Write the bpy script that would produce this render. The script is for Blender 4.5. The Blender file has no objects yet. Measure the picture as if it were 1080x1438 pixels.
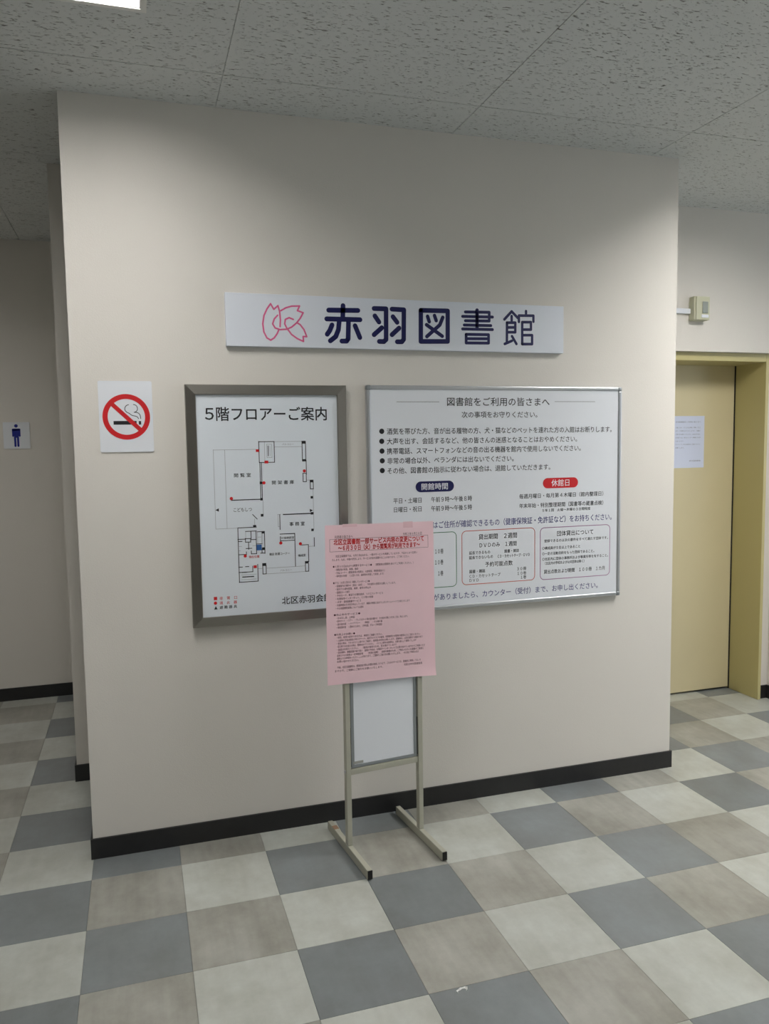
import bpy, bmesh, math, random
from mathutils import Matrix, Vector, noise
random.seed(7)
C = bpy.context.scene.collection
sc = bpy.context.scene
# ---------------------------------------------------------------- camera
cam = bpy.data.objects.new('camera', bpy.data.cameras.new('camera'))
C.objects.link(cam); sc.camera = cam
cam.data.sensor_fit = 'HORIZONTAL'; cam.data.sensor_width = 36.0
cam.data.lens = 36.0 * 1108.1 / 1080.0
cam.data.clip_start = 0.05
cam.matrix_world = (Matrix.Translation((0.2062, -1.9080, 1.4954)) @ Matrix.Rotation(-0.30314, 4, 'Z')
                    @ Matrix.Rotation(1.48519, 4, 'X') @ Matrix.Rotation(-0.01492, 4, 'Z'))
# ---------------------------------------------------------------- world, light, exposure
w = bpy.data.worlds.new('world'); sc.world = w; w.use_nodes = True
w.node_tree.nodes['Background'].inputs[0].default_value = (0.75, 0.85, 1.0, 1)
w.node_tree.nodes['Background'].inputs[1].default_value = 1.0
sc.view_settings.view_transform = 'Standard'; sc.view_settings.look = 'None'
sc.view_settings.exposure = -0.08; sc.view_settings.gamma = 1.0; sc.view_settings.use_curve_mapping = False
LAMP_COLOR = (1.0, 0.97, 0.935)
LAMPS = [(.12, -.13, 28.0), (2.98, -.13, 66.0), (.12, -2.9, 4.0), (3.10, -2.9, 14.0), (5.3, -2.2, 34.0), (-1.45, 2.0, 11.0)]   # x, y, radiance: 0.3 x 1.2 m troughs; first in view, others unseen, placed to match the light on the walls
def area(name, loc, rot, sx, sy, power, color):
    l = bpy.data.lights.new(name, 'AREA'); l.shape = 'RECTANGLE'; l.size = sx; l.size_y = sy
    l.energy = power; l.color = color
    o = bpy.data.objects.new(name, l); C.objects.link(o); o.location = loc; o.rotation_euler = rot
    return o
# added daylight from an unseen window in the right-hand end wall
area('added_window_daylight', (6.93, -1.6, 1.55), (0, math.radians(90), 0), 1.5, 3.0, 42.0, (0.82, 0.91, 1.0))
# ---------------------------------------------------------------- materials
def lin(c):
    return tuple(((v/255)/12.92 if v/255 <= .04045 else ((v/255+.055)/1.055)**2.4) for v in c)
def mat(name, rgb, rough=.5, metal=0.0, spec=.5, emit=0.0, bump=0.0, bscale=200.0, var=0.0, vscale=8.0, trans=0.0):
    m = bpy.data.materials.new(name); m.use_nodes = True
    nt = m.node_tree; b = nt.nodes['Principled BSDF']
    col = (*lin(rgb), 1)
    b.inputs['Base Color'].default_value = col; b.inputs['Roughness'].default_value = rough
    b.inputs['Metallic'].default_value = metal; b.inputs['Specular IOR Level'].default_value = spec
    if emit:
        b.inputs['Emission Color'].default_value = (*LAMP_COLOR, 1); b.inputs['Emission Strength'].default_value = emit
    tc = nt.nodes.new('ShaderNodeTexCoord')
    if bump:
        n = nt.nodes.new('ShaderNodeTexNoise'); n.inputs['Scale'].default_value = bscale; n.inputs['Detail'].default_value = 3
        bp = nt.nodes.new('ShaderNodeBump'); bp.inputs['Strength'].default_value = bump; bp.inputs['Distance'].default_value = .002
        nt.links.new(tc.outputs['Object'], n.inputs['Vector']); nt.links.new(n.outputs['Fac'], bp.inputs['Height'])
        nt.links.new(bp.outputs['Normal'], b.inputs['Normal'])
    if var:
        n = nt.nodes.new('ShaderNodeTexNoise'); n.inputs['Scale'].default_value = vscale; n.inputs['Detail'].default_value = 4
        hs = nt.nodes.new('ShaderNodeHueSaturation'); hs.inputs['Color'].default_value = col
        mr = nt.nodes.new('ShaderNodeMapRange'); mr.inputs['To Min'].default_value = 1-var; mr.inputs['To Max'].default_value = 1+var
        mr.inputs['From Min'].default_value = .3; mr.inputs['From Max'].default_value = .7
        nt.links.new(tc.outputs['Object'], n.inputs['Vector']); nt.links.new(n.outputs['Fac'], mr.inputs['Value'])
        nt.links.new(mr.outputs['Result'], hs.inputs['Value']); nt.links.new(hs.outputs['Color'], b.inputs['Base Color'])
    if trans:
        t = nt.nodes.new('ShaderNodeBsdfTranslucent'); t.inputs['Color'].default_value = col
        mx = nt.nodes.new('ShaderNodeMixShader'); mx.inputs[0].default_value = trans
        out = nt.nodes['Material Output']
        nt.links.new(b.outputs[0], mx.inputs[1]); nt.links.new(t.outputs[0], mx.inputs[2]); nt.links.new(mx.outputs[0], out.inputs['Surface'])
    return m
def floor_mat(name, rgb, rgb2, streak=.5):
    """vinyl tile: two close tones mottled by noise, faint streaks one way, scuffs, a worn wax gloss; each tile a little different"""
    m = bpy.data.materials.new(name); m.use_nodes = True
    nt = m.node_tree; b = nt.nodes['Principled BSDF']; N = nt.nodes.new; L = nt.links.new
    geo = N('ShaderNodeNewGeometry'); oi = N('ShaderNodeObjectInfo')
    mp = N('ShaderNodeMapping'); mp.inputs['Scale'].default_value = (3.2, 2.6, 3)
    L(geo.outputs['Position'], mp.inputs['Vector'])
    n1 = N('ShaderNodeTexNoise'); n1.inputs['Scale'].default_value = 1.6; n1.inputs['Detail'].default_value = 9; n1.inputs['Roughness'].default_value = .62
    L(mp.outputs['Vector'], n1.inputs['Vector'])
    mp2 = N('ShaderNodeMapping'); mp2.inputs['Scale'].default_value = (45, 5, 5); L(geo.outputs['Position'], mp2.inputs['Vector'])
    n2 = N('ShaderNodeTexNoise'); n2.inputs['Scale'].default_value = .8; n2.inputs['Detail'].default_value = 4; L(mp2.outputs['Vector'], n2.inputs['Vector'])
    cr = N('ShaderNodeValToRGB'); cr.color_ramp.elements[0].position = .30; cr.color_ramp.elements[1].position = .70
    cr.color_ramp.elements[0].color = (*lin(rgb2), 1); cr.color_ramp.elements[1].color = (*lin(rgb), 1)
    L(n1.outputs['Fac'], cr.inputs['Fac'])
    mr = N('ShaderNodeMapRange'); mr.inputs['From Min'].default_value = .3; mr.inputs['From Max'].default_value = .7
    mr.inputs['To Min'].default_value = 1-.10*streak; mr.inputs['To Max'].default_value = 1+.06*streak
    L(n2.outputs['Fac'], mr.inputs['Value'])
    mo = N('ShaderNodeMapRange'); mo.inputs['To Min'].default_value = .93; mo.inputs['To Max'].default_value = 1.07
    L(oi.outputs['Random'], mo.inputs['Value'])
    mu = N('ShaderNodeMath'); mu.operation = 'MULTIPLY'; L(mr.outputs['Result'], mu.inputs[0]); L(mo.outputs['Result'], mu.inputs[1])
    # fine grime in the wax
    n3 = N('ShaderNodeTexNoise'); n3.inputs['Scale'].default_value = 30; n3.inputs['Detail'].default_value = 8; n3.inputs['Roughness'].default_value = .7; L(geo.outputs['Position'], n3.inputs['Vector'])
    ms = N('ShaderNodeMapRange'); ms.inputs['From Min'].default_value = .25; ms.inputs['From Max'].default_value = .75; ms.inputs['To Min'].default_value = 1.05; ms.inputs['To Max'].default_value = .95
    L(n3.outputs['Fac'], ms.inputs['Value'])
    mu2 = N('ShaderNodeMath'); mu2.operation = 'MULTIPLY'; L(mu.outputs[0], mu2.inputs[0]); L(ms.outputs['Result'], mu2.inputs[1])
    hs = N('ShaderNodeHueSaturation'); L(cr.outputs['Color'], hs.inputs['Color']); L(mu2.outputs[0], hs.inputs['Value'])
    L(hs.outputs['Color'], b.inputs['Base Color'])
    b.inputs['Roughness'].default_value = .30
    b.inputs['Specular IOR Level'].default_value = .5
    bp = N('ShaderNodeBump'); bp.inputs['Strength'].default_value = .05; bp.inputs['Distance'].default_value = .001
    L(n1.outputs['Fac'], bp.inputs['Height']); L(bp.outputs['Normal'], b.inputs['Normal'])
    return m
def ceiling_mat():
    """mineral fibre board: many short dark fissures lying one way"""
    m = bpy.data.materials.new('mineral fibre ceiling'); m.use_nodes = True
    nt = m.node_tree; b = nt.nodes['Principled BSDF']; N = nt.nodes.new; L = nt.links.new
    geo = N('ShaderNodeNewGeometry')
    def fiss(sx, sy, off, lo, hi):
        wob = N('ShaderNodeTexNoise'); wob.inputs['Scale'].default_value = 25; L(geo.outputs['Position'], wob.inputs['Vector'])
        add = N('ShaderNodeVectorMath'); add.operation = 'MULTIPLY_ADD'; add.inputs[1].default_value = (.012, .012, 0)
        L(wob.outputs['Color'], add.inputs[0]); L(geo.outputs['Position'], add.inputs[2])
        mp = N('ShaderNodeMapping'); mp.inputs['Scale'].default_value = (sx, sy, 1); mp.inputs['Location'].default_value = (off, off*.7, 0)
        L(add.outputs[0], mp.inputs['Vector'])
        n = N('ShaderNodeTexNoise'); n.inputs['Scale'].default_value = 1; n.inputs['Detail'].default_value = 2.5; n.inputs['Roughness'].default_value = .55
        L(mp.outputs['Vector'], n.inputs['Vector'])
        r = N('ShaderNodeMapRange'); r.inputs['From Min'].default_value = lo; r.inputs['From Max'].default_value = hi
        r.clamp = True; L(n.outputs['Fac'], r.inputs['Value']); return r.outputs['Result']
    f1 = fiss(38, 150, 3.1, .63, .68); f2 = fiss(60, 210, 9.7, .655, .70)
    mx = N('ShaderNodeMath'); mx.operation = 'MAXIMUM'; L(f1, mx.inputs[0]); L(f2, mx.inputs[1])
    mix = N('ShaderNodeMix'); mix.data_type = 'RGBA'
    mix.inputs['A'].default_value = (*lin((211, 214, 213)), 1); mix.inputs['B'].default_value = (*lin((136, 136, 132)), 1)
    L(mx.outputs[0], mix.inputs['Factor']); L(mix.outputs['Result'], b.inputs['Base Color'])
    b.inputs['Roughness'].default_value = .95; b.inputs['Specular IOR Level'].default_value = .1
    bp = N('ShaderNodeBump'); bp.invert = True; bp.inputs['Strength'].default_value = .8; bp.inputs['Distance'].default_value = .003
    L(mx.outputs[0], bp.inputs['Height']); L(bp.outputs['Normal'], b.inputs['Normal'])
    return m
def steel_mat():
    m = bpy.data.materials.new('brushed steel'); m.use_nodes = True
    nt = m.node_tree; b = nt.nodes['Principled BSDF']
    b.inputs['Base Color'].default_value = (*lin((160, 156, 150)), 1); b.inputs['Metallic'].default_value = 1; b.inputs['Roughness'].default_value = .30
    b.inputs['Anisotropic'].default_value = .4
    tc = nt.nodes.new('ShaderNodeTexCoord'); n = nt.nodes.new('ShaderNodeTexNoise'); mp = nt.nodes.new('ShaderNodeMapping')
    mp.inputs['Scale'].default_value = (400, 400, 12); n.inputs['Scale'].default_value = 1
    bp = nt.nodes.new('ShaderNodeBump'); bp.inputs['Strength'].default_value = .15; bp.inputs['Distance'].default_value = .0005
    nt.links.new(tc.outputs['Object'], mp.inputs['Vector']); nt.links.new(mp.outputs['Vector'], n.inputs['Vector'])
    nt.links.new(n.outputs['Fac'], bp.inputs['Height']); nt.links.new(bp.outputs['Normal'], b.inputs['Normal'])
    return m
M_WALL = mat('painted wall', (219, 215, 208), .62, bump=.25, bscale=260, var=.012, vscale=1.5, spec=.3)
M_BASE = mat('black vinyl baseboard', (34, 34, 35), .42, var=.12, vscale=30)
M_CEIL = ceiling_mat()
M_VOID = mat('dark ceiling void', (60, 60, 58), .9)
M_FD = floor_mat('blue grey vinyl tile', (130, 136, 138), (114, 117, 117), .3)
M_FB = floor_mat('taupe vinyl tile', (169, 169, 161), (136, 134, 125), .9)
M_FL = floor_mat('pale vinyl tile', (191, 195, 189), (166, 167, 158), .4)
M_SUB = mat('floor bedding', (120, 118, 112), .8)
M_WHITE = mat('white board', (226, 230, 236), .32, spec=.5)
M_SIGN = mat('white sign panel', (222, 227, 236), .35, spec=.5)
M_SHEET = mat('frosted white sheet', (222, 229, 236), .38)
M_STEEL = steel_mat()
M_ALU = mat('satin aluminium', (196, 199, 203), .34, metal=.85)
M_ALUD = mat('dull aluminium', (150, 155, 158), .42, metal=.6)
M_INK = mat('black ink', (22, 24, 30), .5)
M_GREYINK = mat('pale grey ink', (150, 152, 156), .5)
M_NOTEINK = mat('notice print', (105, 108, 124), .5)
M_NAVY = mat('navy print', (8, 12, 78), .4)
M_BLUE = mat('signal blue print', (18, 34, 138), .4)
M_PURPLE = mat('violet blue ink', (58, 58, 122), .5)
M_RED = mat('red print', (205, 26, 34), .45)
M_REDINK = mat('red ink', (196, 52, 52), .5)
M_PINKINK = mat('rose logo print', (220, 98, 148), .45)
M_GREEN = mat('green outline', (40, 120, 78), .5)
M_ORANGE = mat('orange red outline', (205, 92, 76), .5)
M_VIOLET = mat('mauve outline', (160, 100, 150), .5)
M_MARK = mat('marker blue', (44, 96, 160), .5)
M_PILLW = mat('white lettering', (235, 238, 245), .5)
M_PINKP = mat('pink paper', (251, 219, 226), .7, trans=.18, var=.02, vscale=9, spec=.2)
M_PAPER = mat('white paper', (205, 212, 232), .7, spec=.2)
M_FLYINK = mat('notice ink', (96, 52, 66), .6)
M_FLYRED = mat('notice red ink', (214, 44, 48), .6)
M_DOOR = mat('khaki cream door paint', (204, 193, 156), .42, var=.02, vscale=3)
M_FRAME = mat('khaki frame paint', (188, 178, 126), .38)
M_GAP = mat('painted door gap shade', (18, 18, 14), .8)  # near-black colour standing for the shade in the door gaps
M_STAND = mat('beige grey stand paint', (172, 171, 156), .4, var=.04, vscale=25)
M_CAP = mat('black plastic', (14, 14, 15), .45)
M_TAPE = mat('old grey tape', (160, 160, 154), .4)
M_DEV = mat('ivory plastic', (196, 196, 170), .45)
M_DEVD = mat('grey lens plastic', (146, 152, 146), .3)
M_PTAPE = mat('clear tape', (238, 198, 206), .3)
M_RUST = mat('brown scuff', (150, 120, 96), .7)
M_TROUGH = mat('lamp trough', (150, 150, 148), .5)
M_TRIM = mat('lamp trim', (225, 225, 220), .4)
# ---------------------------------------------------------------- mesh helpers
def me_new(name, bm, mats):
    me = bpy.data.meshes.new(name); bm.to_mesh(me); bm.free()
    for m in (mats if isinstance(mats, (list, tuple)) else [mats]): me.materials.append(m)
    return me
def obj(name, bm, mats, parent=None, loc=(0, 0, 0), kind=None):
    me = bm if isinstance(bm, bpy.types.Mesh) else me_new(name, bm, mats)
    o = bpy.data.objects.new(name, me); C.objects.link(o); o.location = loc
    if parent is not None: o.parent = parent
    if kind: o['kind'] = kind
    return o
def thing(name, label, cat, loc=(0, 0, 0), rz=0.0, group=None):
    o = bpy.data.objects.new(name, None); C.objects.link(o); o.location = loc; o.rotation_euler = (0, 0, rz)
    o.empty_display_size = .1
    o['label'] = label; o['category'] = cat
    if group: o['group'] = group
    return o
def struct(name, bm, mats):
    return obj(name, bm, mats, kind='structure')
def box(bm, x0, x1, y0, y1, z0, z1, bev=0.0, mi=0, seg=2):
    v = [bm.verts.new(p) for p in ((x0,y0,z0),(x1,y0,z0),(x1,y1,z0),(x0,y1,z0),(x0,y0,z1),(x1,y0,z1),(x1,y1,z1),(x0,y1,z1))]
    fs = [bm.faces.new([v[i] for i in q]) for q in ((3,2,1,0),(4,5,6,7),(0,1,5,4),(1,2,6,5),(2,3,7,6),(3,0,4,7))]
    for f in fs: f.material_index = mi
    if bev:
        es = {e for f in fs for e in f.edges}
        r = bmesh.ops.bevel(bm, geom=list(es), offset=bev, segments=seg, affect='EDGES', profile=.5)
        for f in r['faces']: f.material_index = mi
    return fs
def B(*a, **k):
    bm = bmesh.new(); box(bm, *a, **k); return bm
def disc(bm, x, z, r, y, n=24, mi=0, sx=1.0):
    f = bm.faces.new([bm.verts.new((x+r*sx*math.cos(-2*math.pi*i/n), y, z+r*math.sin(-2*math.pi*i/n))) for i in range(n)])
    f.material_index = mi; fix(f)
def poly(bm, pts, y, mi=0):
    f = bm.faces.new([bm.verts.new((p[0], y, p[1])) for p in pts]); f.material_index = mi; fix(f)
def fix(f):
    f.normal_update()
    if f.normal.y > 0: f.normal_flip()
def line(bm, x0, z0, x1, z1, w, y, mi=0):
    dx, dz = x1-x0, z1-z0; l = math.hypot(dx, dz) or 1e-6; nx, nz = -dz/l*w/2, dx/l*w/2; ex, ez = dx/l*w/2, dz/l*w/2
    poly(bm, [(x0-ex+nx, z0-ez+nz), (x0-ex-nx, z0-ez-nz), (x1+ex-nx, z1+ez-nz), (x1+ex+nx, z1+ez+nz)], y, mi)
def stroke(bm, pts, w, y, mi=0):
    """round-ended flat stroke along a polyline"""
    for i, (a, b) in enumerate(zip(pts, pts[1:])):
        dx, dz = b[0]-a[0], b[1]-a[1]; l = math.hypot(dx, dz)
        if l < 1e-6: continue
        nx, nz = -dz/l*w/2, dx/l*w/2
        poly(bm, [(a[0]+nx, a[1]+nz), (a[0]-nx, a[1]-nz), (b[0]-nx, b[1]-nz), (b[0]+nx, b[1]+nz)], y - 1e-6*(i % 2), mi)
    for i, p in enumerate(pts): disc(bm, p[0], p[1], w/2, y - 2e-6, 16, mi)
def chaikin(p, n=2):
    for _ in range(n):
        q = [p[0]]
        for a, b in zip(p, p[1:]):
            q += [(a[0]*.75+b[0]*.25, a[1]*.75+b[1]*.25), (a[0]*.25+b[0]*.75, a[1]*.25+b[1]*.75)]
        p = q + [p[-1]]
    return p
def text_mesh(s, offset=0.0):
    cu = bpy.data.curves.new('t', 'FONT'); cu.body = s; cu.size = 1.0; cu.resolution_u = 2; cu.offset = offset; cu.fill_mode = 'FRONT'
    o = bpy.data.objects.new('t', cu); C.objects.link(o)
    dg = bpy.context.evaluated_depsgraph_get()
    me = bpy.data.meshes.new_from_object(o.evaluated_get(dg))
    vs = [(v.co.x, v.co.y) for v in me.vertices]; fs = [tuple(p.vertices) for p in me.polygons]
    bpy.data.objects.remove(o); bpy.data.curves.remove(cu); bpy.data.meshes.remove(me)
    return vs, fs
def text(bm, s, x0, x1, zc, h, y, mi=0, offset=0.0, vertical=False, shear=0.0):
    """lettering of full-width height h fitted between x0 and x1, centred on zc"""
    vs, fs = text_mesh(s)
    if not vs: return
    xa = min(v[0] for v in vs); xb = max(v[0] for v in vs); s_x = (x1-x0)/(xb-xa); s_z = h/.92
    out = []
    k = 0
    for ox, oz in (((-1, -1), (-1, 1), (1, 1), (1, -1)) if offset else ((0, 0),)):      # a heavier weight: shifted overlays
        out = []
        for vx, vz in vs:
            X = x0+(vx-xa)*s_x+ox*offset*h; Z = zc+(vz-.375)*s_z+oz*offset*h
            out.append(bm.verts.new((X, y-2e-6*k, Z)))
        k += 1
        for f in fs:
            try: g = bm.faces.new([out[i] for i in f]); g.material_index = mi; fix(g)
            except ValueError: pass
def ring_frame(bm, x0, x1, z0, z1, w, prof, mi=0):
    """mitred frame; prof = [(inset fraction 0..1 of w, y)]"""
    loops = []
    for t, y in prof:
        d = w*t
        loops.append([bm.verts.new(p) for p in ((x0+d, y, z0+d), (x1-d, y, z0+d), (x1-d, y, z1-d), (x0+d, y, z1-d))])
    for a, b in zip(loops, loops[1:]):
        for i in range(4):
            f = bm.faces.new((a[i], a[(i+1) % 4], b[(i+1) % 4], b[i])); f.material_index = mi
    bmesh.ops.recalc_face_normals(bm, faces=bm.faces)
def rrect(x0, x1, z0, z1, r, n=6, slope=0.0):
    p = []
    for cx, cz, a0 in ((x1-r, z1-r, 0), (x0+r, z1-r, 90), (x0+r, z0+r, 180), (x1-r, z0+r, 270)):
        for i in range(n+1):
            a = math.radians(a0+90*i/n); p.append((cx+r*math.cos(a), cz+r*math.sin(a)))
    return p
S = .303; H = 2.701
WY = 1.060; WX = 2.487                       # front wall block: face and width
# ---------------------------------------------------------------- drawn shapes: metres on each board's own face (x along the wall, z up)
R_TEXT = [('図書館をご利用の皆さまへ', 1.3964, 1.8539, 1.6606, 0.0355, 'k'),
 ('次の事項をお守りください。', 1.4591, 1.7974, 1.6088, 0.0266, 'k'),
 ('酒気を帯びた方、音が出る履物の方、犬・猫などのペットを連れた方の入館はお断りします。', 1.1429, 2.1528, 1.5451, 0.0257, 'k'),
 ('大声を出す、会話するなど、他の皆さんの迷惑となることはおやめください。', 1.1424, 1.9849, 1.5063, 0.0256, 'k'),
 ('携帯電話、スマートフォンなどの音の出る機器を館内で使用しないでください。', 1.1417, 2.0027, 1.4678, 0.0256, 'k'),
 ('非常の場合以外、ベランダには出ないでください。', 1.1432, 1.6891, 1.4297, 0.0254, 'k'),
 ('その他、図書館の指示に従わない場合は、退館していただきます。', 1.1426, 1.8582, 1.3911, 0.0256, 'k'),
 ('開館時間', 1.284, 1.3966, 1.3245, 0.0263, 'w'),
 ('休館日', 1.8642, 1.9487, 1.3229, 0.0288, 'w'),
 ('平日・土曜日', 1.166, 1.2834, 1.2719, 0.0223, 'k'),
 ('午前９時～午後８時', 1.3249, 1.5017, 1.2717, 0.0227, 'k'),
 ('日曜日・祝日', 1.1675, 1.283, 1.237, 0.0223, 'k'),
 ('午前９時～午後５時', 1.3246, 1.5015, 1.2357, 0.0227, 'k'),
 ('毎週月曜日・毎月第４木曜日（館内整理日）', 1.7148, 2.1142, 1.2712, 0.0203, 'k'),
 ('年末年始・特別整理期間（図書等の蔵書点検）', 1.7148, 2.1146, 1.2317, 0.0204, 'k'),
 ('５年１回\u3000火曜～木曜の３日間程度', 1.8218, 2.0514, 1.209, 0.0133, 'k'),
 ('はご住所が確認できるもの（健康保険証・免許証など）をお持ちください。', 1.3311, 2.1565, 1.1694, 0.0293, 'p'),
 ('図書・雑誌\u3000\u3000\u3000\u3000\u3000\u3000\u3000\u3000\u3000\u3000\u3000\u3000\u3000１０冊', 1.1032, 1.3746, 1.0622, 0.0215, 'k'),
 ('ＣＤ・カセットテープ\u3000\u3000\u3000\u3000\u3000\u3000\u3000\u3000１０巻', 1.1025, 1.3742, 1.0177, 0.0216, 'k'),
 ('ＤＶＤ\u3000\u3000\u3000\u3000\u3000\u3000\u3000\u3000\u3000\u3000\u3000\u3000\u3000\u3000\u3000\u3000１巻', 1.1018, 1.3738, 0.9723, 0.0216, 'k'),
 ('貸出期間\u3000２週間', 1.5307, 1.7037, 1.1113, 0.0237, 'k'),
 ('ＤＶＤのみ\u3000１週間', 1.5347, 1.702, 1.0768, 0.0208, 'k'),
 ('延長できるもの', 1.4877, 1.5817, 1.0472, 0.0145, 'k'),
 ('図書・雑誌', 1.647, 1.713, 1.0465, 0.0146, 'k'),
 ('延長できないもの', 1.4876, 1.5941, 1.0277, 0.0146, 'k'),
 ('ＣＤ・カセットテープ・ＤＶＤ', 1.6159, 1.7626, 1.0267, 0.0147, 'k'),
 ('予約可能点数', 1.5591, 1.6841, 0.9962, 0.0216, 'k'),
 ('図書・雑誌', 1.4889, 1.559, 0.9703, 0.0153, 'k'),
 ('３０冊', 1.7044, 1.7472, 0.9689, 0.0156, 'k'),
 ('ＣＤ・カセットテープ', 1.4888, 1.6282, 0.9508, 0.0153, 'k'),
 ('１０巻', 1.7061, 1.7472, 0.9497, 0.0157, 'k'),
 ('ＤＶＤ', 1.4887, 1.5298, 0.9341, 0.0153, 'k'),
 ('１巻', 1.7215, 1.7472, 0.9328, 0.0157, 'k'),
 ('団体貸出について', 1.8919, 2.0667, 1.1082, 0.023, 'k'),
 ('登録できるのは次の要件をすべて満たす団体です。', 1.8308, 2.1391, 1.0791, 0.0134, 'k'),
 ('○構成員が５名以上であること', 1.8222, 2.0032, 1.0488, 0.0134, 'k'),
 ('○一定の活動目的をもった団体であること。', 1.8223, 2.072, 1.0252, 0.0134, 'k'),
 ('○北区内に団体の事務所および事業所等を有すること。', 1.8224, 2.1408, 1.0023, 0.0135, 'k'),
 ('（北区内の学校および公共団体は除く）', 1.8355, 2.0235, 0.9842, 0.0135, 'k'),
 ('貸出点数および期間\u3000１００冊\u3000１カ月', 1.8295, 2.1239, 0.9479, 0.0183, 'k'),
 ('がありましたら、カウンター（受付）まで、お申し出ください。', 1.3305, 2.0908, 0.875, 0.0281, 'p')]
R_LINES = [((1.1846, 1.6598),
 (1.3621, 1.6611)),
 ((1.8789, 1.662),
 (2.0705, 1.6624))]
R_DOTS = [(1.122, 1.5458),
 (1.1214, 1.507),
 (1.1218, 1.4691),
 (1.1222, 1.4312),
 (1.1216, 1.3931)]
R_PILLS = [((1.2594, 1.326),
 (1.4231, 1.323), 'b'),
 ((1.8241, 1.3242),
 (1.9908, 1.3215), 'r')]
R_BOX = [((1.0818, 1.1435),
 (1.433, 0.9129),
 (1.4347, 1.1376), 'g'),
 ((1.4549, 1.1397),
 (1.7878, 0.9137),
 (1.4534, 0.9191), 'o'),
 ((1.8108, 1.1369),
 (2.1501, 0.9123),
 (1.8113, 0.9161), 'v')]
M_TEXT = [('５', 0.4503, 0.4807, 1.6151, 0.0513, 'k'),
 ('階フロアーご案内', 0.4902, 0.9018, 1.6141, 0.0499, 'k'),
 ('閲 覧 室', 0.5474, 0.6094, 1.3893, 0.0145, 'k'),
 ('開 架 書 庫', 0.6868, 0.7703, 1.3587, 0.0147, 'k'),
 ('こどもしつ', 0.5421, 0.609, 1.2617, 0.0159, 'k'),
 ('事 務 室', 0.7494, 0.8075, 1.1999, 0.0149, 'k'),
 ('雑誌 新聞コーナー', 0.67, 0.7472, 1.0891, 0.0102, 'k'),
 ('機械室', 0.7791, 0.8087, 1.0785, 0.0102, 'k'),
 ('対面朗読室', 0.7161, 0.7658, 1.1484, 0.0094, 'k'),
 ('現在位置', 0.5925, 0.6324, 1.0834, 0.0094, 'r'),
 ('バルコニー', 0.7287, 0.7725, 1.501, 0.008, 'g'),
 ('バルコニー', 0.7095, 0.7538, 1.0255, 0.0082, 'g'),
 ('非\u3000常\u3000口', 0.4804, 0.5445, 0.9345, 0.0121, 'r'),
 ('消\u3000火\u3000器', 0.4799, 0.544, 0.9173, 0.0121, 'r'),
 ('避 難 器 具', 0.4793, 0.5435, 0.9006, 0.012, 'k'),
 ('北区赤羽会館', 0.7133, 0.9056, 0.9086, 0.029, 'k')]
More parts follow.
